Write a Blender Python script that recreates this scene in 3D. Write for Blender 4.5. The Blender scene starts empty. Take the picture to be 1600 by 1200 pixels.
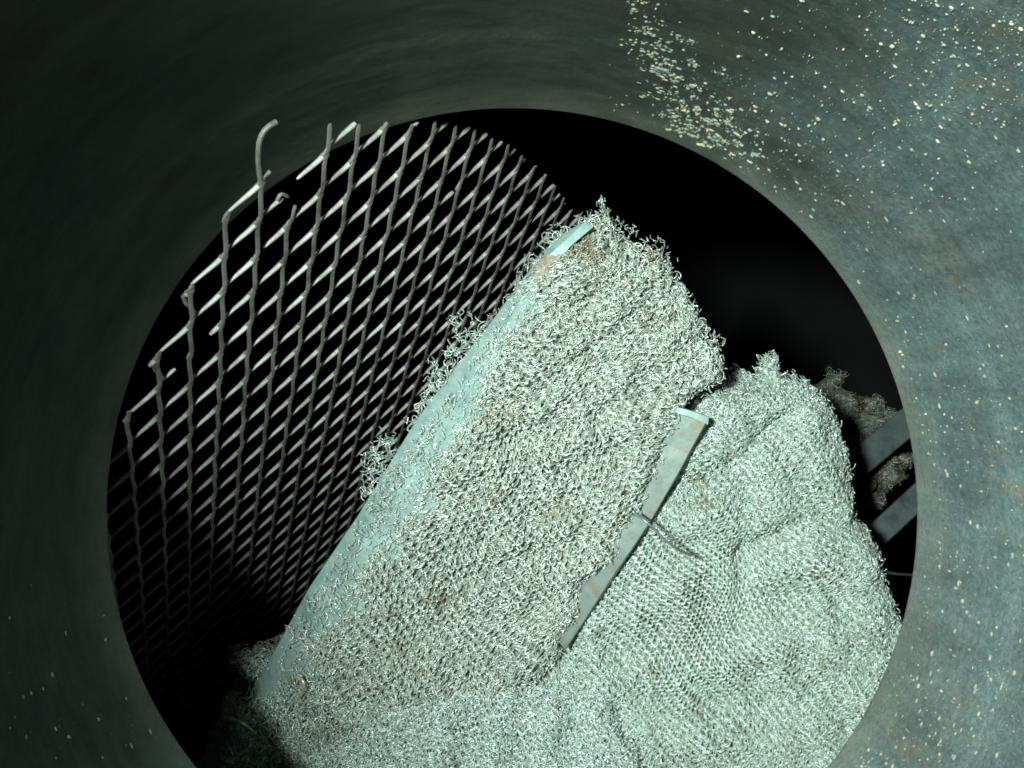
import bpy, math, random
import numpy as np
from mathutils import Vector

# ------------------------------------------------------------------ camera, world, lamps, exposure
sc = bpy.context.scene
C = sc.collection
FPX = 1422.0                                   # focal length in photo pixels (1600 wide)
cam = bpy.data.cameras.new('camera')
cam.lens = 36.0*FPX/1600.0; cam.sensor_width = 36.0; cam.clip_start = 0.005; cam.clip_end = 50
co = bpy.data.objects.new('camera', cam); C.objects.link(co); sc.camera = co
w = bpy.data.worlds.new('World'); sc.world = w; w.use_nodes = True
w.node_tree.nodes['Background'].inputs[0].default_value = (0.55, 0.75, 0.66, 1)
w.node_tree.nodes['Background'].inputs[1].default_value = 0.05
def lamp(name, loc, power, size, col):
    l = bpy.data.lights.new(name, 'POINT'); l.energy = power; l.shadow_soft_size = size; l.color = col
    o = bpy.data.objects.new(name, l); o.location = loc; C.objects.link(o); return o
def spot(name, loc, to, power, size, col, ang, blend):
    l = bpy.data.lights.new(name, 'SPOT'); l.energy = power; l.shadow_soft_size = size; l.color = col
    l.spot_size = math.radians(ang); l.spot_blend = blend
    o = bpy.data.objects.new(name, l); o.location = loc; C.objects.link(o)
    o.rotation_euler = (Vector(to)-Vector(loc)).to_track_quat('-Z', 'Y').to_euler(); return o
spot('flash_lamp', (-0.232, 0.092, 0.22), (0.16, -0.060, -0.52), 126, 0.032, (0.82, 1.0, 0.92), 66, 1.0)
lamp('fill_lamp', (0.03, 0.02, 0.10), 0.24, 0.05, (0.80, 1.0, 0.93))
sc.view_settings.view_transform = 'Standard'; sc.view_settings.look = 'None'
sc.view_settings.gamma = 1; sc.view_settings.exposure = 0
sc.view_settings.use_curve_mapping = False
sc.cycles.filter_width = 1.75                    # a small compact camera's soft lens

rng = np.random.default_rng(7)

# ------------------------------------------------------------------ helpers
def unproj(x, y, d):
    return np.array([(x-800)/FPX*d, (600-y)/FPX*d, -d])
def tag(o, label=None, cat=None, group=None, kind=None):
    if label: o['label'] = label
    if cat: o['category'] = cat
    if group: o['group'] = group
    if kind: o['kind'] = kind
    return o
def empty(name, loc, label, cat, group=None):
    o = bpy.data.objects.new(name, None); C.objects.link(o); o.location = loc
    o.empty_display_size = 0.03
    return tag(o, label, cat, group)
def link(name, me, mat, parent=None):
    me.materials.append(mat)
    o = bpy.data.objects.new(name, me); C.objects.link(o)
    if parent is not None:
        o.parent = parent
        me.transform(__import__('mathutils').Matrix.Translation(-Vector(parent.location)))
    return o
def mesh_quads(name, V, F, smooth=True):
    me = bpy.data.meshes.new(name)
    V = np.asarray(V, np.float32); F = np.asarray(F, np.int32)
    k = F.shape[1]
    me.vertices.add(len(V)); me.vertices.foreach_set('co', V.ravel())
    me.loops.add(F.size); me.loops.foreach_set('vertex_index', F.ravel())
    me.polygons.add(len(F))
    me.polygons.foreach_set('loop_start', np.arange(0, F.size, k, dtype=np.int32))
    me.polygons.foreach_set('loop_total', np.full(len(F), k, np.int32))
    me.polygons.foreach_set('use_smooth', np.full(len(F), smooth))
    me.update(calc_edges=True)
    return me
def mesh_py(name, V, F, smooth=False):
    me = bpy.data.meshes.new(name)
    me.from_pydata([tuple(map(float, v)) for v in V], [], [list(map(int, f)) for f in F]); me.update()
    if smooth:
        for p in me.polygons: p.use_smooth = True
    return me
def tubes(P, mask, R, sides=4):
    """P (L,N,3) wires, mask (L,N) kept points, R radius (scalar or (L,N)) -> verts, quads"""
    L, N, _ = P.shape
    T = np.gradient(P, axis=1); T /= np.linalg.norm(T, axis=2, keepdims=True)+1e-12
    ref = np.array([0.23, 0.31, 0.92]); ref = ref/np.linalg.norm(ref)
    A = np.cross(T, ref); A /= np.linalg.norm(A, axis=2, keepdims=True)+1e-9
    B = np.cross(T, A)
    R = np.broadcast_to(R, (L, N))[..., None]
    rings = [P + R*(math.cos(2*math.pi*k/sides)*A + math.sin(2*math.pi*k/sides)*B) for k in range(sides)]
    V = np.stack(rings, axis=2)                                  # L,N,s,3
    idx = np.full((L, N), -1, np.int64)
    ok = mask[:, :-1] & mask[:, 1:]
    used = np.zeros((L, N), bool); used[:, :-1] |= ok; used[:, 1:] |= ok
    idx[used] = np.arange(used.sum())*sides
    Vv = V[used].reshape(-1, 3)
    a = idx[:, :-1][ok]; b = idx[:, 1:][ok]
    F = []
    for k in range(sides):
        k2 = (k+1) % sides
        F.append(np.stack([a+k, a+k2, b+k2, b+k], axis=1))
    return Vv, np.concatenate(F)
class Wires:
    def __init__(s): s.V = []; s.F = []; s.n = 0
    def add(s, P, mask=None, R=0.0004, sides=4):
        if mask is None: mask = np.ones(P.shape[:2], bool)
        v, f = tubes(P, mask, R, sides)
        s.V.append(v); s.F.append(f+s.n); s.n += len(v)
    def build(s, name, mat, parent):
        return link(name, mesh_quads(name, np.concatenate(s.V), np.concatenate(s.F)), mat, parent)
def inpoly(P, poly):
    x, y = P[..., 0], P[..., 1]; r = np.zeros(x.shape, bool)
    n = len(poly)
    for i in range(n):
        x1, y1 = poly[i]; x2, y2 = poly[(i+1) % n]
        if y1 == y2: continue
        c = ((y1 > y) != (y2 > y)) & (x < (x2-x1)*(y-y1)/(y2-y1)+x1)
        r ^= c
    return r
def polydist(P, poly):
    d = np.full(P.shape[:-1], 1e9)
    n = len(poly)
    for i in range(n):
        a = np.array(poly[i], float); b = np.array(poly[(i+1) % n], float); ab = b-a
        t = np.clip(((P-a)@ab)/(ab@ab), 0, 1)
        q = a+t[..., None]*ab
        d = np.minimum(d, np.hypot(P[..., 0]-q[..., 0], P[..., 1]-q[..., 1]))
    return d
class Noise2:
    """cheap smooth noise: a sum of random plane waves"""
    def __init__(s, wl, n=14, seed=0):
        r = np.random.default_rng(seed); a = r.uniform(0, 2*np.pi, n); k = 2*np.pi/(wl*r.uniform(.6, 1.6, n))
        s.kx = k*np.cos(a); s.ky = k*np.sin(a); s.ph = r.uniform(0, 6.28, n); s.n = n
    def __call__(s, x, y):
        o = 0
        for i in range(s.n): o = o+np.sin(s.kx[i]*x+s.ky[i]*y+s.ph[i])
        return o/math.sqrt(s.n/2)

# ------------------------------------------------------------------ materials
def newmat(name):
    m = bpy.data.materials.new(name); m.use_nodes = True
    nt = m.node_tree; return m, nt, nt.nodes['Principled BSDF']
def noise(nt, scale, detail=4, rough=.6, vec=None, dist=0):
    n = nt.nodes.new('ShaderNodeTexNoise'); n.inputs['Scale'].default_value = scale
    n.inputs['Detail'].default_value = detail; n.inputs['Roughness'].default_value = rough
    n.inputs['Distortion'].default_value = dist
    if vec is None:
        g = nt.nodes.new('ShaderNodeNewGeometry'); vec = g.outputs['Position']
    nt.links.new(vec, n.inputs['Vector']); return n.outputs['Fac']
def scaled(nt, sx, sy, sz, rot=(0, 0, 0)):
    g = nt.nodes.new('ShaderNodeNewGeometry'); mp = nt.nodes.new('ShaderNodeMapping')
    mp.inputs['Scale'].default_value = (sx, sy, sz); mp.inputs['Rotation'].default_value = rot
    nt.links.new(g.outputs['Position'], mp.inputs['Vector']); return mp.outputs['Vector']
def ramp(nt, fac, stops):
    r = nt.nodes.new('ShaderNodeValToRGB'); e = r.color_ramp.elements
    while len(e) < len(stops): e.new(.5)
    for i, (p, c) in enumerate(stops):
        e[i].position = p; e[i].color = (*c, 1) if len(c) == 3 else c
    nt.links.new(fac, r.inputs['Fac']); return r.outputs['Color']
def mix(nt, fac, a, b, mode='MIX'):
    m = nt.nodes.new('ShaderNodeMix'); m.data_type = 'RGBA'; m.blend_type = mode
    if isinstance(fac, (int, float)): m.inputs[0].default_value = fac
    else: nt.links.new(fac, m.inputs[0])
    for s, v in ((6, a), (7, b)):
        if isinstance(v, tuple): m.inputs[s].default_value = (*v, 1)
        else: nt.links.new(v, m.inputs[s])
    return m.outputs[2]
def bump(nt, bs, h, strength, dist):
    b = nt.nodes.new('ShaderNodeBump'); b.inputs['Strength'].default_value = strength
    b.inputs['Distance'].default_value = dist
    nt.links.new(h, b.inputs['Height']); nt.links.new(b.outputs['Normal'], bs.inputs['Normal'])

def wire_material(name, c1, c2, dirt, dirt_pos=.60, metallic=.30, rough=.24):
    m, nt, bs = newmat(name)
    base = ramp(nt, noise(nt, 260, 3), [(.35, c1), (.65, c2)])
    d = ramp(nt, noise(nt, 23, 5, .65), [(dirt_pos-.06, (0, 0, 0)), (dirt_pos+.07, (1, 1, 1))])
    col = mix(nt, d, base, dirt)
    nt.links.new(col, bs.inputs['Base Color'])
    bs.inputs['Metallic'].default_value = metallic; bs.inputs['Roughness'].default_value = rough
    return m
M_wire1 = wire_material('knitted_wire_bright', (.34, .375, .33), (.63, .685, .62), (.30, .27, .19), .625)
M_wire2 = wire_material('knitted_wire_green', (.35, .415, .38), (.61, .70, .64), (.30, .29, .21), .66)
M_wire3 = wire_material('knitted_wire_pale', (.36, .43, .40), (.64, .72, .68), (.30, .29, .22), .68)
M_wire5 = wire_material('stray_wire_bright', (.42, .47, .43), (.66, .70, .66), (.40, .42, .35), .7)
M_wire6 = wire_material('knitted_wire_dark', (.07, .085, .075), (.17, .18, .155), (.10, .08, .06), .52)  # darker wire colours, for the tangle behind the flat bars
M_wire4 = wire_material('knitted_wire_dull', (.32, .38, .34), (.62, .70, .62), (.24, .23, .16), .58)

m, nt, bs = newmat('matted_wire_core'); M_core = m
nt.links.new(ramp(nt, noise(nt, 420, 4, .75), [(.42, (.035, .04, .035)), (.62, (.24, .25, .21))]), bs.inputs['Base Color'])
bs.inputs['Roughness'].default_value = .6; bs.inputs['Metallic'].default_value = .2
bump(nt, bs, noise(nt, 300, 3), .8, .003)

m, nt, bs = newmat('galvanised_sheet'); M_sheet = m
c = ramp(nt, noise(nt, 48, 8, .72, dist=.4), [(.36, (.17, .25, .24)), (.55, (.25, .345, .325)), (.75, (.33, .40, .36))])
r_ = ramp(nt, noise(nt, 55, 4, .7, dist=.6), [(.64, (0, 0, 0)), (.70, (1, 1, 1))])
nt.links.new(mix(nt, r_, c, (.36, .30, .22)), bs.inputs['Base Color'])
nt.links.new(ramp(nt, noise(nt, 90, 4), [(.3, (.38,)*3), (.7, (.62,)*3)]), bs.inputs['Roughness'])
bs.inputs['Metallic'].default_value = .25
bump(nt, bs, noise(nt, 70, 5), .25, .002)

m, nt, bs = newmat('stained_sheet'); M_sheet2 = m
c = ramp(nt, noise(nt, 34, 5, .6), [(.36, (.10, .125, .115)), (.50, (.155, .185, .17)), (.64, (.15, .125, .09))])
nt.links.new(c, bs.inputs['Base Color'])
bs.inputs['Roughness'].default_value = .5; bs.inputs['Metallic'].default_value = .25
bump(nt, bs, noise(nt, 60, 5), .3, .002)

m, nt, bs = newmat('rust'); M_rust = m
nt.links.new(ramp(nt, noise(nt, 300, 5, .7), [(.3, (.13, .09, .055)), (.7, (.34, .29, .22))]), bs.inputs['Base Color'])
bs.inputs['Roughness'].default_value = .85; bump(nt, bs, noise(nt, 500, 4), .8, .002)

m, nt, bs = newmat('expanded_steel'); M_exp = m
c = ramp(nt, noise(nt, 60, 5, .65), [(.32, (.095, .075, .055)), (.5, (.165, .162, .14)), (.7, (.235, .25, .225))])
sp = ramp(nt, noise(nt, 240, 4, .7), [(.60, (0, 0, 0)), (.68, (1, 1, 1))])
nt.links.new(mix(nt, sp, c, (.20, .14, .09)), bs.inputs['Base Color'])
bs.inputs['Metallic'].default_value = .3; bs.inputs['Roughness'].default_value = .5
bump(nt, bs, noise(nt, 400, 4), .35, .0008)

m, nt, bs = newmat('shade_painted_pipe_wall'); M_pipe = m
st = noise(nt, 9, 6, .62, scaled(nt, 1.0, 1.0, 7.0), .3)
bl = noise(nt, 7, 6, .6)
c = ramp(nt, bl, [(.30, (.066, .066, .056)), (.48, (.058, .084, .086)), (.68, (.080, .124, .124))])
c = mix(nt, ramp(nt, st, [(.40, (0, 0, 0)), (.72, (.55,)*3)]), c, (.125, .150, .138))
fine = ramp(nt, noise(nt, 330, 6, .8), [(.32, (.60,)*3), (.70, (1.55,)*3)])
stk = ramp(nt, noise(nt, 60, 6, .75, scaled(nt, 1.0, 1.0, .12)), [(.35, (.78,)*3), (.70, (1.3,)*3)])
c = mix(nt, 1.0, c, stk, 'MULTIPLY')
c = mix(nt, 1.0, c, fine, 'MULTIPLY')
br = ramp(nt, noise(nt, 26, 6, .7, dist=.5), [(.58, (0, 0, 0)), (.72, (.75,)*3)])
c = mix(nt, br, c, (.15, .125, .088))
# shade painted into the colour, ragged edged, over the neck's left and top
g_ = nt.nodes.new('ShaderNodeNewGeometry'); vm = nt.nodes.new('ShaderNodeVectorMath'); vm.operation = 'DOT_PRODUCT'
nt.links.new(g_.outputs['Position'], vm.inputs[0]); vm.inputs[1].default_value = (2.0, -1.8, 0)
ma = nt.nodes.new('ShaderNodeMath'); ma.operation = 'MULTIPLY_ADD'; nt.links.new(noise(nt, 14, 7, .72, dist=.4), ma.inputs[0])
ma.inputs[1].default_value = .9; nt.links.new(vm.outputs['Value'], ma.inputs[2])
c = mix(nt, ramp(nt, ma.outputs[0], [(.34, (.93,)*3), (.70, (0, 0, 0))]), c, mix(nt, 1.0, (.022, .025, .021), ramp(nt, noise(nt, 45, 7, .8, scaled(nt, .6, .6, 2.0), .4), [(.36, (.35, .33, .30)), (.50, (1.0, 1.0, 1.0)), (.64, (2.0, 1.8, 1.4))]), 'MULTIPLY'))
# lip of the neck rubbed back to paler metal, unevenly
sx_ = nt.nodes.new('ShaderNodeSeparateXYZ'); nt.links.new(g_.outputs['Position'], sx_.inputs[0])
mr = nt.nodes.new('ShaderNodeMapRange'); nt.links.new(sx_.outputs['Z'], mr.inputs['Value'])
mr.inputs['From Min'].default_value = -.528; mr.inputs['From Max'].default_value = -.562
mm = nt.nodes.new('ShaderNodeMath'); mm.operation = 'MULTIPLY'; nt.links.new(mr.outputs[0], mm.inputs[0])
nt.links.new(ramp(nt, noise(nt, 22, 7, .72), [(.30, (.08,)*3), (.66, (.60,)*3)]), mm.inputs[1])
c = mix(nt, mm.outputs[0], c, (.20, .205, .16))
nt.links.new(c, bs.inputs['Base Color'])
nt.links.new(ramp(nt, noise(nt, 30, 6, .7), [(.3, (.36,)*3), (.7, (.56,)*3)]), bs.inputs['Roughness'])
bs.inputs['Metallic'].default_value = .38
bs.inputs['Specular IOR Level'].default_value = .5
bump(nt, bs, noise(nt, 210, 8, .8), .75, .0022)

m, nt, bs = newmat('mineral_flakes'); M_flake = m
nt.links.new(ramp(nt, noise(nt, 120, 4), [(.38, (.09, .12, .10)), (.54, (.17, .165, .12)), (.68, (.31, .26, .175))]), bs.inputs['Base Color'])
bs.inputs['Roughness'].default_value = .75; bump(nt, bs, noise(nt, 900, 3), .6, .0008)

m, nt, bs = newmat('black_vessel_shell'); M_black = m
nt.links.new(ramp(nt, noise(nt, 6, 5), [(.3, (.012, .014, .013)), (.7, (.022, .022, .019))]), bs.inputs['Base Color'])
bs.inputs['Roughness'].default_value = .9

m, nt, bs = newmat('blue_grey_flat_bar'); M_bar = m
nt.links.new(ramp(nt, noise(nt, 30, 5), [(.36, (.022, .034, .037)), (.52, (.05, .068, .068)), (.68, (.075, .08, .07))]), bs.inputs['Base Color'])
bs.inputs['Roughness'].default_value = .55; bs.inputs['Metallic'].default_value = .3
bump(nt, bs, noise(nt, 120, 5), .4, .002)

m, nt, bs = newmat('loose_wire_metal'); M_tie = m
nt.links.new(ramp(nt, noise(nt, 60, 4), [(.3, (.09, .12, .12)), (.7, (.20, .25, .245))]), bs.inputs['Base Color'])
bs.inputs['Metallic'].default_value = .5; bs.inputs['Roughness'].default_value = .35
m, nt, bs = newmat('brassy_wire_metal'); M_brass = m
nt.links.new(ramp(nt, noise(nt, 200, 4), [(.3, (.45, .36, .20)), (.7, (.80, .72, .50))]), bs.inputs['Base Color'])
bs.inputs['Metallic'].default_value = .5; bs.inputs['Roughness'].default_value = .3

# ------------------------------------------------------------------ the pipe (manway neck)
RIM = 0.56
CY = -(803-600)/FPX*RIM                        # pipe axis height
R0 = 635/FPX*RIM                               # 0.25 m
def make_pipe():
    prof = [(-.278, .2740), (-.284, .2700), (-.29, .2668), (-.30, .2665), (-.42, .2655), (-.450, .2648), (-.466, .2638),
            (-.472, .2629), (-.476, .2616), (-.484, .2604), (-.50, .2586), (-.520, .2562), (-.54, .2534), (-.551, .2515), (-.557, .2505), (-RIM, R0+.0002), (-RIM-.0015, R0),
            (-RIM-.004, R0+.0012), (-RIM-.006, R0+.006), (-RIM-.006, .285), (-.280, .285), (-.278, .284)]
    n = 256; V = []; F = []
    nz = Noise2(.12, seed=4)
    for z, r in prof:
        for k in range(n):
            a = 2*math.pi*k/n
            rr = r + .0002*nz(math.cos(a)*.25, math.sin(a)*.25+z*.6) if r < .28 and z > -.55 else r
            V.append((rr*math.cos(a), CY+rr*math.sin(a), z))
    m = len(prof)
    for i in range(m):
        j = (i+1) % m
        for k in range(n):
            F.append((i*n+k, i*n+(k+1) % n, j*n+(k+1) % n, j*n+k))
    root = empty('manway_pipe', (0, CY-.285, -.56), 'dark steel pipe neck whose round opening frames everything', 'pipe')
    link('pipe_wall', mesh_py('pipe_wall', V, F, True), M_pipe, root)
    zz = np.array([p[0] for p in prof[:14]])[::-1]; rr = np.array([p[1] for p in prof[:14]])[::-1]
    def wall_r(z): return np.interp(z, zz, rr)
    # crusty mineral flakes
    r = np.random.default_rng(3)
    V = []; F = []; cnt = 0; tries = 0
    def dens(x, y):
        d = 0
        if x > 1120: d = .09+.20*min(1, max(0, (x-1150)/400))*(1 if y < 330 else (.7 if y > 850 else .30))
        if x > 1350 and y < 200: d += .25
        d += .75*math.exp(-(((x-1040)-(y-100)*.5)/48)**2-((y-95)/85)**2)
        d += .22*math.exp(-((x-1010)/90)**2-((y-160)/35)**2)+.25*math.exp(-((x-1150)/80)**2-((y-200)/60)**2)
        if x < 500 and y > 900: d = .05
        d += .35*math.exp(-(((y-1150)+(x-1450)*.55)/45)**2)*(x > 1300)+.35*math.exp(-((x-1560)/90)**2-((y-40)/110)**2)
        return min(d, 1)
    while cnt < 4600 and tries < 200000:
        tries += 1
        a = r.uniform(0, 2*math.pi); z = -r.uniform(.22, .55); R = wall_r(z)
        x, y = R*math.cos(a), CY+R*math.sin(a)
        px, py = 800+FPX*x/-z, 600-FPX*y/-z
        if not (-30 < px < 1630 and -30 < py < 1230): continue
        dd = dens(px, py)
        if r.uniform() > (dd*(abs(z)/.55)**2 if dd < .5 else dd*.8): continue
        cluster = r.integers(5, 18) if (py < 260 and r.uniform() < .5*math.exp(-(((px-1040)-(py-100)*.5)/60)**2)) else 1
        for q in range(cluster):
            aa = a+(r.normal()*.007 if cluster > 1 else 0); z2 = z+(r.normal()*.002 if cluster > 1 else 0)
            R = wall_r(z2)
            s = .00014+.0013*r.uniform()**5; s *= (1.15 if cluster > 1 else 1)*(abs(z2)/.5)
            k = 7; e = r.uniform(.6, 1.7); hgt = s*r.uniform(.25, .55)+.0002; ph = r.uniform(0, 6)
            base = len(V)
            for ring, (sc_, hh) in enumerate(((1, -.0003), (.75, hgt*.75), (.25, hgt))):
                for i in range(k):
                    t = 2*math.pi*i/k+ph; q2 = s*sc_*r.uniform(.7, 1.25)
                    da = q2*math.cos(t)*e/R; dz = q2*math.sin(t)/e
                    rad = R-hh*(1+.2*r.normal() if ring else 1)
                    V.append((rad*math.cos(aa+da), CY+rad*math.sin(aa+da), z2+dz))
            for ring in range(2):
                for i in range(k):
                    F.append((base+ring*k+i, base+ring*k+(i+1) % k, base+(ring+1)*k+(i+1) % k, base+(ring+1)*k+i))
            F.append(tuple(base+2*k+i for i in range(k)))
            cnt += 1
    tag(link('mineral_crust', mesh_py('mineral_crust', V, F, True), M_flake, root), kind='stuff')
make_pipe()

# dark inside of the vessel
def make_vessel():
    n = 96; V = []; F = []
    prof = [(.287, -.572), (.9, -.50), (1.5, -.40), (1.6, -.7), (1.6, -3.2), (1.2, -3.5), (.6, -3.6), (.02, -3.65)]
    for r, z in prof:
        for k in range(n):
            a = 2*math.pi*k/n; V.append((r*math.cos(a), CY+r*math.sin(a), z))
    for i in range(len(prof)-1):
        for k in range(n):
            F.append((i*n+k, i*n+(k+1) % n, (i+1)*n+(k+1) % n, (i+1)*n+k))
    F.append(tuple((len(prof)-1)*n+k for k in range(n)))
    tag(link('vessel_interior', mesh_py('vessel_interior', V, F, True), M_black), kind='structure')
make_vessel()

# ------------------------------------------------------------------ torn expanded metal sheet
KS = 0.5
P0 = KS*np.array([-0.2753276, 0.22230014, 1.0]); S = KS*np.array([0.02280946, 0.00341283, 0.04483364]); Vd = KS*np.array([-0.01575582, -0.03596944, 0.04389218])
for a_ in (P0, S, Vd): a_[2] *= -1
nrm = np.cross(S, Vd); nrm /= np.linalg.norm(nrm)
if nrm[2] < 0: nrm = -nrm
def make_expanded():
    clip = [(385, 188), (470, 191), (700, 189), (745, 200), (790, 222), (835, 255), (872, 292), (890, 325), (925, 335), (930, 420), (820, 700), (700, 950), (520, 1120),
            (330, 1130), (180, 1050), (110, 900), (110, 780), (165, 728), (195, 655), (214, 610), (232, 570), (262, 520), (284, 468), (312, 415), (332, 345), (352, 300), (392, 240), (395, 200)]
    L = (-Vd)+(-Vd+S); Lh = L/np.linalg.norm(L)
    inpl = np.cross(nrm, Lh)
    if inpl @ S < 0: inpl = -inpl                      # points along +S side
    slen = np.linalg.norm(Vd)
    V = []; F = []
    removed = {('v', 1, 1): (0, .30), ('d', 0, 1): (0, .70), ('d', 1, 0): (.18, 1), ('d', 0, 0): (0, .30), ('v', 1, 0): (2, 2), ('v', 1, -1): (2, 2), ('d', 0, -1): (2, 2),
               ('d', 1, -1): (2, 2), ('v', 2, 0): (0, 1), ('v', 0, -1): (2, 2), ('v', 0, 0): (2, 2), ('d', -2, 2): (2, 2), ('d', -1, 0): (2, 2), ('d', 0, 2): (.28, 1), ('d', -2, 5): (.55, 1), ('v', -2, 3): (2, 2), ('d', -3, 6): (0, .6), ('v', -3, 5): (0, .3), ('v', -2, 2): (2, 2),
               ('d', 7, 0): (0, .8), ('v', -1, 1): (2, 2)}
    N = 14
    r = np.random.default_rng(11); bonded = set()
    for c in range(-9, 34):
        for rr in range(-8, 40):
            A = P0+c*S+rr*Vd
            for kind in 'vd':
                B = A-Vd if kind == 'v' else A-Vd+S
                sg = -1 if kind == 'v' else 1
                ws = .0006
                a0 = A+sg*ws*inpl; b0 = B-sg*ws*inpl
                ctrl = [a0-Lh*.02*slen, a0+Lh*.09*slen, b0-Lh*.09*slen, b0+Lh*.02*slen]
                lo, hi = removed.get((kind, c, rr), (0, 1))
                pts = []; ts = np.linspace(0, 1, N)
                for t in ts:
                    # smooth S shaped strand
                    if t < .14: q = ctrl[0]+(ctrl[1]-ctrl[0])*(t/.14)
                    elif t > .86: q = ctrl[2]+(ctrl[3]-ctrl[2])*((t-.86)/.14)
                    else:
                        u = (t-.14)/.72; u2 = u*u*(3-2*u); um = .55*u+.45*u2
                        q = ctrl[1]+(ctrl[2]-ctrl[1])*u + inpl*((um-u)*((ctrl[2]-ctrl[1])@inpl))*.6
                    q = q+nrm*((.0007 if kind == 'v' else -.0012)+(0 if kind == 'v' else .0010*t))
                    pts.append(q)
                pts = np.array(pts)
                pts += r.normal(0, .00018, 3)
                px = 800+FPX*pts[:, 0]/-pts[:, 2]; py = 600-FPX*pts[:, 1]/-pts[:, 2]
                ok = inpoly(np.stack([px, py], 1), clip) & (pts[:, 2] < -.3) & (ts >= lo-1e-6) & (ts <= hi+1e-6)
                if c == -1 and rr in (2,) and kind == 'v': ok = np.ones(N, bool)
                if (kind, c, rr) == ('d', -1, 1): ok = np.ones(N, bool)
                if (kind, c, rr) == ('v', -1, 2): ok = np.ones(N, bool)
                if ok.sum() < 3: continue
                if ok[0]: bonded.add((c, rr))
                # frame and twist
                T = np.gradient(pts, axis=0); T /= np.linalg.norm(T, axis=1, keepdims=True)
                prev = None
                for i in range(N):
                    if not ok[i]: prev = None; continue
                    W = np.cross(nrm, T[i]); W /= np.linalg.norm(W); Hn = np.cross(T[i], W)
                    if Hn @ nrm < 0: Hn = -Hn
                    t = ts[i]
                    tt_ = min(1, max(0, (t-.06)/.16))*min(1, max(0, (1.0-t)/.10)); ang = TW[kind]*tt_
                    Wt = W*math.cos(ang)+Hn*math.sin(ang); Ht = -W*math.sin(ang)+Hn*math.cos(ang)
                    edge = 1.0
                    if lo > 0 or hi < 1 or not ok.all():
                        edge = 1.0 - .35*((not ok[max(0, i-1)]) or (not ok[min(N-1, i+1)]))
                    hw, hh = ((.0014, .0005) if kind == 'v' else ((.00075+.0010*t)*(.65+.35*tt_), .00055)); hw *= edge; hh *= edge
                    base = len(V)
                    ch = .55
                    for su, sv in ((1, ch), (ch, 1), (-ch, 1), (-1, ch), (-1, -ch), (-ch, -1), (ch, -1), (1, -ch)):
                        V.append(pts[i]+Wt*hw*su+Ht*hh*sv)
                    if prev is not None:
                        for k in range(8): F.append((prev+k, prev+(k+1) % 8, base+(k+1) % 8, base+k))
                    else: F.append(tuple(base+k for k in range(8)))
                    if i == N-1 or not ok[i+1]: F.append(tuple(base+7-k for k in range(8)))
                    prev = base
            if (c, rr) in bonded:                       # the solid bond where strands meet
                Bq = [A+Lh*q*slen*.12 for q in (-1, -.4, .4, 1)]; base = len(V)
                for i, q in enumerate(Bq):
                    wd = (.0008, .0014, .0014, .0008)[i]
                    for su, sv in ((1, 1), (-1, 1), (-1, -1), (1, -1)): V.append(q+inpl*wd*su+nrm*.0008*sv)
                for i in range(3):
                    for k in range(4): F.append((base+4*i+k, base+4*i+(k+1) % 4, base+4*i+4+(k+1) % 4, base+4*i+4+k))
                F.append((base, base+1, base+2, base+3)); F.append((base+15, base+14, base+13, base+12))
    def stub(pix, rad):                          # hooked torn strand, pixels and depth, on the plane
        nonlocal V, F
        P = []
        for x, y in pix:
            d = np.array([(x-800)/FPX, (600-y)/FPX, -1]); t = (nrm@P0)/(nrm@d); P.append(d*t)
        P = np.array(P)
        # resample
        seg = np.r_[0, np.cumsum(np.linalg.norm(np.diff(P, axis=0), axis=1))]; u = np.linspace(0, seg[-1], 12)
        P = np.stack([np.interp(u, seg, P[:, k]) for k in range(3)], 1)
        for _ in range(2): P[1:-1] = (P[:-2]+2*P[1:-1]+P[2:])/4
        v, f = tubes(P[None], np.ones((1, 12), bool), rad, 8)
        b = len(V); V += list(v); F += [tuple(q+b) for q in f]
        F.append(tuple(range(b, b+8))); F.append(tuple(range(b+88, b+96)))
    stub([(408, 288), (404, 262), (403, 235), (406, 212), (414, 198), (432, 190)], .0015)
    stub([(407, 286), (411, 276), (422, 268)], .0013)
    stub([(433, 313), (438, 303), (444, 304), (449, 307)], .0011)
    stub([(303, 487), (297, 478), (291, 476), (286, 463)], .0012)
    stub([(254, 592), (249, 582), (242, 580), (239, 568)], .0012)
    stub([(456, 345), (458, 333), (461, 322)], .0010)
    me = mesh_py('expanded_metal_sheet', V, F, False)
    o = link('expanded_metal_sheet', me, M_exp)
    tag(o, 'torn sheet of rusty diamond expanded metal with broken strands, left of the wire pads', 'metal mesh')
TW = {'v': -0.12, 'd': -1.15}
make_expanded()

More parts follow.
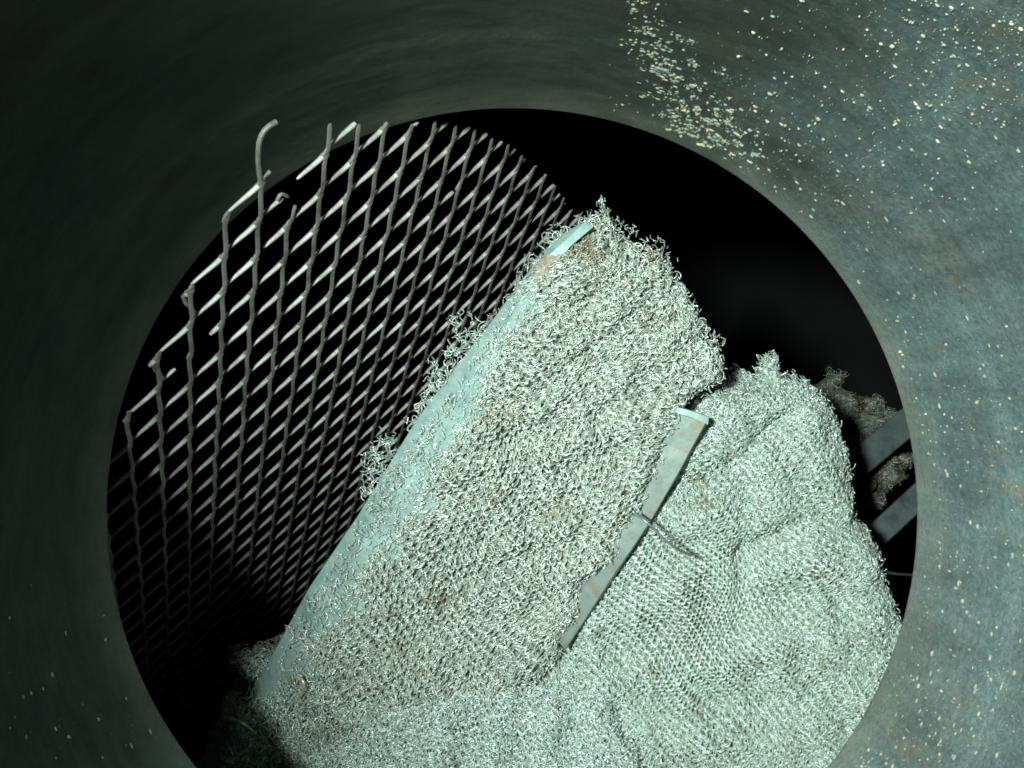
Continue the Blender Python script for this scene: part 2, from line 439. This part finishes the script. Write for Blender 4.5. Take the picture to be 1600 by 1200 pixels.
# ------------------------------------------------------------------ knitted wire pads
def plane3(a, b, c):
    A, B, D = (unproj(*q) for q in (a, b, c))
    n = np.cross(B-A, D-A); n /= np.linalg.norm(n)
    if n[2] < 0: n = -n
    return A, n
class Surf:
    """a pad face: pixel outline -> world outline on its plane, with local axes e1,e2,n"""
    def __init__(s, tri, poly, theta, height, edge=.03, drop=.03):
        s.o, s.n = plane3(*tri)
        a = math.radians(theta); e = np.array([math.cos(a), math.sin(a), 0]); e -= (e@s.n)*s.n
        s.e1 = e/np.linalg.norm(e); s.e2 = np.cross(s.n, s.e1)
        s.poly = [s.px2uv(x, y) for x, y in poly]
        s.height = height; s.edge = edge; s.drop = drop
    def px2uv(s, x, y):
        d = np.array([(x-800)/FPX, (600-y)/FPX, -1]); t = (s.n@s.o)/(s.n@d); q = d*t-s.o
        return (q@s.e1, q@s.e2)
    def pix(s, P):
        return 800+FPX*P[..., 0]/-P[..., 2], 600-FPX*P[..., 1]/-P[..., 2]
    def world(s, u, v, h): return s.o+u[..., None]*s.e1+v[..., None]*s.e2+h[..., None]*s.n
    def H(s, u, v):
        uv = np.stack([u, v], -1); d = polydist(uv, s.poly); ins = inpoly(uv, s.poly)
        d = np.where(ins, d, -d)
        t = np.clip(d/s.edge, -.3, 1); roll = -s.drop*(1-t)**2.2
        P = s.world(u, v, np.zeros_like(u)); px, py = s.pix(P)
        return s.height(px, py)+roll, d
def knit(w, s, pitch, row, layers, dz, seed, amp=1.0, R=.00036, rough=.0008, edge_noise=.004, zamp=.0016, order=None):
    U = np.array(s.poly); lo = U.min(0)-.01; hi = U.max(0)+.01
    r = np.random.default_rng(seed)
    for ly in range(layers):
        rows = np.arange(lo[1], hi[1], row)+r.uniform(0, row)
        n = int((hi[0]-lo[0])/pitch*13)
        t = np.linspace(0, (hi[0]-lo[0])/pitch*2*np.pi, n)
        if ly not in (1, 2): off0 = r.uniform(0, 2*np.pi); row0 = r.uniform(0, row)
        off = off0; rows = np.arange(lo[1], hi[1], row)+row0
        dep = ly*.0006 if ly < 3 else .0012+dz*(ly-1)
        T, Rw = np.meshgrid(t, rows)
        off = off+(np.arange(len(rows))*.35)[:, None]
        u = lo[0]+T/(2*np.pi)*pitch + amp*pitch*.24*np.sin(2*(T+off))
        v = Rw+row*.72*np.cos(T+off)
        z = zamp*np.cos(2*(T+off))+zamp*.5*np.sin(T+off)
        na, nb = Noise2(.11, seed=seed*7), Noise2(.11, seed=seed*7+50)
        fa, fb, fc = (Noise2(.014, seed=seed*9+ly+q) for q in (100, 200, 300))
        px0, py0 = s.pix(s.world(u, v, np.zeros_like(u))); rg = rough*(order(px0, py0) if order else 1)
        du = .0035*na(u, v)+rg*1.1*fa(u, v); dv = .0035*nb(u, v)+rg*1.1*fb(u, v)
        u2 = u+du+r.normal(0, 1, u.shape)*rg*.3; v2 = v+dv+r.normal(0, 1, u.shape)*rg*.3
        h, d = s.H(u2, v2)
        h = h+z-dep+rg*1.2*fc(u, v)
        en = Noise2(.02, seed=seed+ly+900)
        brk = Noise2(.012, seed=seed*3+ly+77)
        mask = (d > edge_noise*en(u2, v2)-.001) & (brk(u2, v2) < 1.75)
        w.add(s.world(u2, v2, h), mask, R*(1 if ly < 2 else .95), 4 if ly < 3 else 3)
def curls(w, s, n, seed, length=(.006, .016), rad=(.0016, .0042), R=.00036, lift=.0015, outside=.0, edge_only=None, up=.6, hmin=-.004):
    r = np.random.default_rng(seed)
    U = np.array(s.poly); lo = U.min(0)-outside; hi = U.max(0)+outside
    pts = r.uniform(lo, hi, (n*6, 2)); d = polydist(pts, s.poly); ins = inpoly(pts, s.poly); d = np.where(ins, d, -d)
    ok = d > -outside*r.uniform(0, 1, len(d))**1.5
    if edge_only: ok &= d < edge_only
    pts = pts[ok][:n]; n = len(pts)
    K = 11
    Ls = r.uniform(*length, n); rd = r.uniform(*rad, n); tt = np.linspace(-.5, .5, K)
    ph = r.uniform(0, 2*np.pi, n)
    # random orthonormal frames, biased towards lying flat
    a = r.normal(size=(n, 3)); a[:, 2] *= up; a /= np.linalg.norm(a, axis=1, keepdims=True)
    b = r.normal(size=(n, 3)); b -= (b*a).sum(1, keepdims=True)*a; b /= np.linalg.norm(b, axis=1, keepdims=True)
    ang = ph[:, None]+tt[None]*(Ls/rd)[:, None]
    X = rd[:, None]*np.cos(ang); Y = rd[:, None]*np.sin(ang)
    wob = r.normal(0, .3, (n, 1))*Ls[:, None]*tt[None]
    c3 = np.cross(a, b)
    L3 = X[..., None]*a[:, None]+Y[..., None]*b[:, None]+wob[..., None]*c3[:, None]
    L3 -= L3.mean(1, keepdims=True)
    u = pts[:, 0][:, None]+L3[..., 0]; v = pts[:, 1][:, None]+L3[..., 1]
    h0, _ = s.H(pts[:, 0], pts[:, 1])
    h = h0[:, None]+L3[..., 2]+r.uniform(hmin, lift, n)[:, None]
    w.add(s.world(u, v, h), None, R*1.12, 4)
def core(s, name, parent, depth, sink=.006, inset=.965, mat=None):
    U = np.array(s.poly); c = U.mean(0)
    seg = np.r_[0, np.cumsum(np.linalg.norm(np.diff(np.r_[U, U[:1]], axis=0), axis=1))]; K = 120
    t = np.linspace(0, seg[-1], K, endpoint=False); Uc = np.r_[U, U[:1]]
    ring = np.stack([np.interp(t, seg, Uc[:, k]) for k in (0, 1)], 1)
    V = []; F = []; fr = np.linspace(.02, 1, 26)
    for f in fr:
        q = c+(ring-c)*f*inset; h, _ = s.H(q[:, 0], q[:, 1]); V.append(s.world(q[:, 0], q[:, 1], h-sink))
    q = c+(ring-c)*inset; V.append(s.world(q[:, 0], q[:, 1], np.full(K, -s.drop-depth)))
    V.append(s.world(*( (c+(ring-c)*.02).T ), np.full(K, -s.drop-depth)))
    m = len(V); V = np.concatenate(V)
    for i in range(m-1):
        for k in range(K): F.append((i*K+k, i*K+(k+1) % K, (i+1)*K+(k+1) % K, (i+1)*K+k))
    F.append(tuple(range(K))); F.append(tuple((m-1)*K+k for k in range(K)))
    return link(name, mesh_py(name, V, F, True), mat or M_core, parent)
def G(px, py, x, y, sx, sy, rot=0):
    a = math.radians(rot); dx = px-x; dy = py-y
    u = dx*math.cos(a)+dy*math.sin(a); v = -dx*math.sin(a)+dy*math.cos(a)
    return np.exp(-(u/sx)**2-(v/sy)**2)

# ---- pad 1: the framed pad lying across the middle
T1 = ((950, 350, .700), (1120, 600, .725), (450, 1050, .772))
n1 = Noise2(75, seed=21); n1b = Noise2(24, seed=22)
def h1(px, py):
    return (.0030*n1(px, py)+.0013*n1b(px, py) + .008*G(px, py, 900, 440, 30, 60, 40) + .007*G(px, py, 1000, 440, 30, 50, 20) - .008*G(px, py, 1000, 600, 80, 14, -35) - .006*G(px, py, 880, 640, 90, 12, -38) - .010*G(px, py, 940, 530, 75, 9, -38) - .006*G(px, py, 1010, 405, 40, 14, 30)
            + .005*G(px, py, 960, 510, 60, 16, -38) - .004*G(px, py, 715, 860, 90, 22, -45))
poly1 = [(872, 372), (915, 352), (937, 333), (962, 352), (990, 378), (1040, 398), (1052, 425), (1078, 462), (1095, 500), (1118, 535), (1134, 568), (1130, 598),
         (1095, 622), (1062, 642), (1054, 690), (1036, 745), (1006, 806), (970, 866), (934, 915), (905, 960), (880, 1010), (872, 1045), (845, 1085), (700, 1120), (560, 1130), (480, 1110),
         (480, 1050), (462, 1020), (498, 982), (540, 912), (590, 846), (642, 770), (690, 688), (735, 608), (774, 524), (810, 460), (840, 412)]
root1 = empty('demister_pad', tuple(unproj(760, 740, .80)), 'framed pad of crinkled knitted wire lying diagonally across the middle on top of the others', 'wire mesh pad')
s1 = Surf(T1, poly1, 33, h1, edge=.022, drop=.016)
w1 = Wires()
knit(w1, s1, .0084, .0064, 5, .0020, 5, rough=.0010, zamp=.0026, R=.00038, edge_noise=.006, order=lambda x, y: 1.2-.98*G(x, y, 770, 840, 300, 190, -50))
curls(w1, s1, 1500, 31)
curls(w1, s1, 1500, 32, outside=.005, edge_only=.012, R=.0004, lift=.003)
w1.build('knitted_wire', M_wire1, root1)
core(s1, 'matted_core', root1, .045)

def strip(name, s, rows, mat, parent, thick=.0014, sub=24, wob=.0006, seed=0):
    """bent sheet: rows = list of pixel polylines (x,y,h) running side by side; solid sheet of thickness thick"""
    G_ = []
    for r in rows:
        r = np.array(r, float); seg = np.r_[0, np.cumsum(np.hypot(*np.diff(r[:, :2], axis=0).T))]; t = np.linspace(0, seg[-1], sub)
        q = np.stack([np.interp(t, seg, r[:, k]) for k in range(3)], 1)
        uv = np.array([s.px2uv(x, y) for x, y, _ in q])
        G_.append(s.world(uv[:, 0], uv[:, 1], q[:, 2]))
    G_ = np.array(G_); nz = Noise2(.06, seed=seed); G_ += (wob*nz(G_[..., 0], G_[..., 1]))[..., None]*s.n
    m, k = G_.shape[:2]; top = G_.reshape(-1, 3); bot = top-s.n*thick
    V = np.r_[top, bot]; F = []; N = m*k
    for i in range(m-1):
        for j in range(k-1):
            a, b, c, d = i*k+j, i*k+j+1, (i+1)*k+j+1, (i+1)*k+j
            F.append((a, b, c, d)); F.append((N+d, N+c, N+b, N+a))
    border = [j for j in range(k)]+[i*k+k-1 for i in range(1, m)]+[(m-1)*k+j for j in range(k-2, -1, -1)]+[i*k for i in range(m-2, 0, -1)]
    for a, b in zip(border, border[1:]+border[:1]): F.append((b, a, N+a, N+b))
    return link(name, mesh_py(name, V, F, False), mat, parent)
# left flange with its fold line; heights relative to the pad plane
strip('side_plate', s1, [
    [(848, 398, -.026), (818, 440, -.024), (755, 524, -.022), (648, 664, -.020), (553, 819, -.020), (475, 934, -.020), (419, 1037, -.020), (372, 1118, -.022)],
    [(852, 402, -.012), (826, 450, -.010), (775, 535, -.009), (690, 660, -.008), (590, 812, -.008), (500, 945, -.009), (440, 1045, -.010), (384, 1122, -.013)],
    [(858, 406, -.009), (832, 454, -.007), (781, 540, -.006), (699, 664, -.005), (598, 818, -.005), (508, 950, -.006), (447, 1050, -.007), (392, 1126, -.010)],
    [(925, 420, -.012), (880, 480, -.010), (840, 560, -.010), (780, 680, -.010), (680, 840, -.010), (585, 960, -.010), (525, 1060, -.010), (430, 1135, -.012)]], M_sheet, root1, seed=3, wob=.0016, sub=60)
# bright folded tip at the top of the flange
strip('flange_tip', s1, [
    [(850, 397, -.013), (878, 370, -.008), (906, 350, -.003)],
    [(854, 403, -.006), (884, 376, -.003), (913, 347, .002)],
    [(866, 415, -.006), (892, 385, -.004), (926, 355, .001)]], M_sheet, root1, sub=8, seed=5)
strip('rust_patch', s1, [
    [(842, 408, -.010), (838, 425, -.009), (836, 440, -.008)],
    [(855, 398, -.001), (860, 422, .000), (850, 446, -.001)],
    [(874, 400, -.001), (884, 425, -.001), (868, 448, -.002)]], M_rust, root1, sub=8, wob=.0012, seed=6)
# right channel
strip('edge_channel', s1, [
    [(1040, 640, -.020), (1010, 720, -.020), (975, 800, -.020), (915, 900, -.020), (850, 1030, -.020)],
    [(1066, 652, -.011), (1038, 715, -.011), (1000, 795, -.011), (950, 870, -.011), (868, 1005, -.012)],
    [(1105, 664, -.008), (1064, 740, -.008), (1018, 820, -.008), (960, 906, -.009), (884, 1024, -.010)],
    [(1109, 667, -.012), (1067, 744, -.012), (1020, 824, -.012), (963, 910, -.012), (886, 1028, -.014)],
    [(1109, 668, -.034), (1067, 745, -.034), (1020, 825, -.034), (963, 911, -.034), (886, 1029, -.034)]], M_sheet2, root1, seed=8, wob=.0004)
strip('channel_lip', s1, [
    [(1058, 638, -.006), (1078, 643, -.005), (1096, 649, -.005), (1110, 655, -.006)],
    [(1056, 647, -.005), (1076, 652, -.004), (1094, 659, -.004), (1108, 666, -.005)]], M_sheet, root1, thick=.003, sub=10, wob=.0002, seed=9)

# crumpled wire sticking out from under the left flange
poly1c = [(700, 555), (705, 500), (735, 505), (760, 530), (800, 540), (700, 700), (600, 850), (560, 850), (575, 800), (556, 780), (555, 735), (590, 690), (625, 700), (655, 640), (660, 600)]
s1c = Surf(T1, poly1c, 70, lambda px, py: -.022+.004*n1(px, py), edge=.01, drop=.008)
w = Wires(); knit(w, s1c, .0095, .009, 1, .002, 15, rough=.0018); curls(w, s1c, 420, 35, outside=.004)
w.build('frayed_underside_wire', M_wire2, root1)
# fine curls that stray over the flange
w = Wires()
spillpoly = [(830, 430), (850, 460), (760, 640), (640, 840), (560, 940), (480, 1060), (430, 1060), (445, 990), (520, 880), (570, 790), (650, 680), (720, 590)]
s1d = Surf(T1, spillpoly, 60, lambda px, py: -.004+0*px, edge=.01, drop=.006)
curls(w, s1d, 1050, 41, R=.00027, up=.3, lift=.002, hmin=-.001, length=(.004, .011), rad=(.002, .005))
w.build('stray_wire_curls', M_wire5, root1)

# ---- pad 2: the loose folded mesh on the right
T2 = ((1250, 600, .770), (1400, 950, .780), (950, 1150, .790))
n2 = Noise2(110, seed=51); n2b = Noise2(30, seed=52)
def h2(px, py):
    return (.0042*n2(px, py)+.0006*n2b(px, py) + .008*G(px, py, 1060, 830, 150, 28, -38) - .013*G(px, py, 1205, 672, 65, 13, -42) - .012*G(px, py, 1157, 925, 80, 15, 95)
            + .012*G(px, py, 1260, 990, 150, 26, -14) - .014*G(px, py, 1195, 850, 60, 14, -28) + .008*G(px, py, 1090, 860, 40, 90, 20) + .006*G(px, py, 1300, 880, 60, 40, 20) + .008*G(px, py, 1230, 740, 90, 30, -40)
            + .018*G(px, py, 1100, 680, 80, 60, -50) + .006*G(px, py, 1130, 1000, 120, 60, 0))
poly2 = [(1040, 680), (1095, 615), (1130, 606), (1170, 588), (1205, 590), (1216, 566), (1232, 560), (1242, 590), (1275, 596), (1308, 628), (1330, 672), (1342, 712), (1352, 760), (1358, 820),
         (1384, 850), (1392, 880), (1404, 915), (1420, 965), (1450, 1040), (1440, 1150), (1400, 1260), (1000, 1290), (860, 1200), (840, 1080), (880, 960), (960, 800)]
root2 = empty('wire_mesh_pad', tuple(unproj(1200, 900, .84)), 'loose folded pad of fine knitted wire at the right, half behind the pipe rim', 'wire mesh pad')
s2 = Surf(T2, poly2, 38, h2, edge=.035, drop=.035)
w2 = Wires()
knit(w2, s2, .0066, .0050, 5, .0016, 61, rough=.0008, R=.00037, zamp=.0020, order=lambda x, y: 1.3-1.05*G(x, y, 1080, 960, 190, 150, 60))
curls(w2, s2, 1100, 62, length=(.005, .012), R=.00031)
curls(w2, s2, 1700, 63, outside=.005, edge_only=.012, R=.00036, lift=.003)
w2.build('knitted_wire', M_wire2, root2)
core(s2, 'matted_core', root2, .05)

# ---- pad 3: pale mesh lapped over the bottom
T3 = ((640, 1080, .785), (950, 1085, .785), (700, 1250, .750))
n3 = Noise2(90, seed=71)
def h3(px, py): return .003+.005*n3(px, py)+.010*G(px, py, 900, 1095, 90, 26, 12)-.004*G(px, py, 760, 1140, 120, 10, 10)
poly3 = [(470, 1215), (520, 1160), (600, 1105), (660, 1078), (740, 1068), (850, 1058), (920, 1068), (955, 1092), (975, 1135), (1005, 1190), (1030, 1290), (470, 1300)]
root3 = empty('folded_wire_mesh', tuple(unproj(750, 1180, .80)), 'pale flap of fuzzy knitted wire lapped over the foot of the framed pad, bottom centre', 'wire mesh pad')
s3 = Surf(T3, poly3, 15, h3, edge=.02, drop=.02)
w3 = Wires()
knit(w3, s3, .0070, .0054, 5, .0016, 81, rough=.0009, R=.00038, zamp=.002, edge_noise=.011)
curls(w3, s3, 1800, 82, length=(.006, .014), R=.00033, lift=.003)
curls(w3, s3, 700, 83, outside=.004, edge_only=.012, R=.00036, lift=.003)
w3.build('knitted_wire', M_wire3, root3)
core(s3, 'matted_core', root3, .02)

# ---- pad 4: dim crumpled mesh at the lower left, under the flange
T4 = ((350, 1030, .830), (480, 1150, .80), (330, 1190, .82))
n4 = Noise2(70, seed=91)
def h4(px, py): return .007*n4(px, py)
poly4 = [(330, 1040), (350, 1018), (400, 1010), (440, 985), (480, 975), (560, 1040), (620, 1120), (580, 1260), (300, 1270), (285, 1215), (318, 1150), (345, 1090), (352, 1062)]
root4 = empty('crumpled_wire_mesh', tuple(unproj(450, 1130, .86)), 'dull crumpled knitted wire in shadow at the lower left, beneath the framed pad', 'wire mesh pad')
s4 = Surf(T4, poly4, 60, h4, edge=.02, drop=.02)
w4 = Wires(); knit(w4, s4, .009, .006, 4, .0018, 95, rough=.0015); curls(w4, s4, 2000, 96, outside=.004, lift=.004)
w4.build('knitted_wire', M_wire4, root4)
core(s4, 'matted_core', root4, .03)
# tangled foot of pad 1 over the end of the flange
s1e = Surf(T1, [(375, 1105), (420, 1085), (455, 1040), (500, 1040), (560, 1090), (600, 1150), (580, 1230), (330, 1230), (345, 1160)], 60, lambda px, py: -.006+.004*n4(px, py), edge=.012, drop=.01)
w = Wires(); knit(w, s1e, .009, .007, 2, .002, 17, rough=.0015, edge_noise=.01); curls(w, s1e, 1500, 45, outside=.003, lift=.004)
w.build('frayed_foot_wire', M_wire4, root1)
# ------------------------------------------------------------------ bars and mesh in the dark behind, right
def bar(name, p, q, width, thick, label, group):
    A, B = unproj(*p), unproj(*q); d = B-A; L = np.linalg.norm(d); d /= L
    n = np.array([-.25, .25, 1.0]); n -= (n@d)*d; n /= np.linalg.norm(n); s = np.cross(n, d)
    V = []; F = []; K = 9; ch = .0012
    prof = [(-width/2+ch, 0), (width/2-ch, 0), (width/2, -ch), (width/2, -thick), (-width/2, -thick), (-width/2, -ch)]
    root = tuple(A)
    for i in range(K):
        c = A+d*L*i/(K-1)
        for a, b in prof: V.append(c+s*a+n*b-A)
    m = len(prof)
    for i in range(K-1):
        for k in range(m): F.append((i*m+k, i*m+(k+1) % m, (i+1)*m+(k+1) % m, (i+1)*m+k))
    F.append(tuple(range(m))); F.append(tuple((K-1)*m+k for k in range(m)))
    o = link(name, mesh_py(name, V, F), M_bar); o.location = root
    return tag(o, label, 'metal bar', group)
bar('flat_bar', (1250, 800, .95), (1560, 540, 1.02), .029, .006, 'upper of two blue grey flat bars crossing the dark gap behind the right pad', 'flat bars in the dark gap')
bar('flat_bar', (1290, 910, .93), (1560, 660, .98), .024, .006, 'lower of two blue grey flat bars crossing the dark gap behind the right pad', 'flat bars in the dark gap')
T5 = ((1320, 620, 1.02), (1400, 640, 1.04), (1360, 800, 1.0))
n5 = Noise2(40, seed=101)
s5 = Surf(T5, [(1290, 610), (1330, 570), (1345, 620), (1365, 615), (1400, 625), (1425, 650), (1430, 750), (1380, 800), (1360, 840), (1290, 850)], 20, lambda x, y: .010*n5(x, y), edge=.03, drop=.03)
root5 = empty('tangled_wire_mesh', tuple(unproj(1360, 720, 1.06)), 'dim brownish tangle of wire mesh in the dark gap behind the two flat bars', 'wire mesh pad')
w5 = Wires(); knit(w5, s5, .011, .008, 3, .003, 105, rough=.002); curls(w5, s5, 1500, 106, outside=.01, lift=.006)
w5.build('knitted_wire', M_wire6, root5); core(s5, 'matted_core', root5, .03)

# ------------------------------------------------------------------ loose wires
def wirething(name, pts, R, mat, label):
    P = np.array([unproj(*p) for p in pts]); seg = np.r_[0, np.cumsum(np.linalg.norm(np.diff(P, axis=0), axis=1))]
    u = np.linspace(0, seg[-1], 24); Q = np.stack([np.interp(u, seg, P[:, k]) for k in range(3)], 1)
    for _ in range(3): Q[1:-1] = (Q[:-2]+2*Q[1:-1]+Q[2:])/4
    o0 = Q[0].copy(); v, f = tubes((Q-o0)[None], np.ones((1, 24), bool), R, 10)
    F = [tuple(q) for q in f]+[tuple(range(10)), tuple(range(230, 240))]
    o = link(name, mesh_py(name, v, F, True), mat); o.location = tuple(o0)
    return tag(o, label, 'wire')
wirething('tie_wire', [(990, 800, .725), (1004, 811, .716), (1020, 824, .715), (1036, 842, .718), (1058, 858, .722), (1080, 868, .736)], .0012, M_tie,
          'single stout grey tie wire poking out from the right edge of the framed pad')
wirething('brassy_wire', [(352, 1121, .778), (362, 1123, .773), (378, 1130, .771), (392, 1140, .775), (400, 1147, .782)], .0012, M_brass,
          'short brassy glinting wire at the lower left below the end of the plate')
wirething('hooked_wire', [(458, 1060, .775), (467, 1058, .768), (476, 1066, .765), (474, 1080, .768), (466, 1092, .776)], .0012, M_brass,
          'small tan hooked wire beside the lower end of the long plate')
wirething('straight_wire', [(1380, 893, .80), (1400, 897, .82), (1432, 899, .86), (1470, 899, .92)], .0012, M_tie,
          'thin straight wire bridging the right pad and the pipe rim')
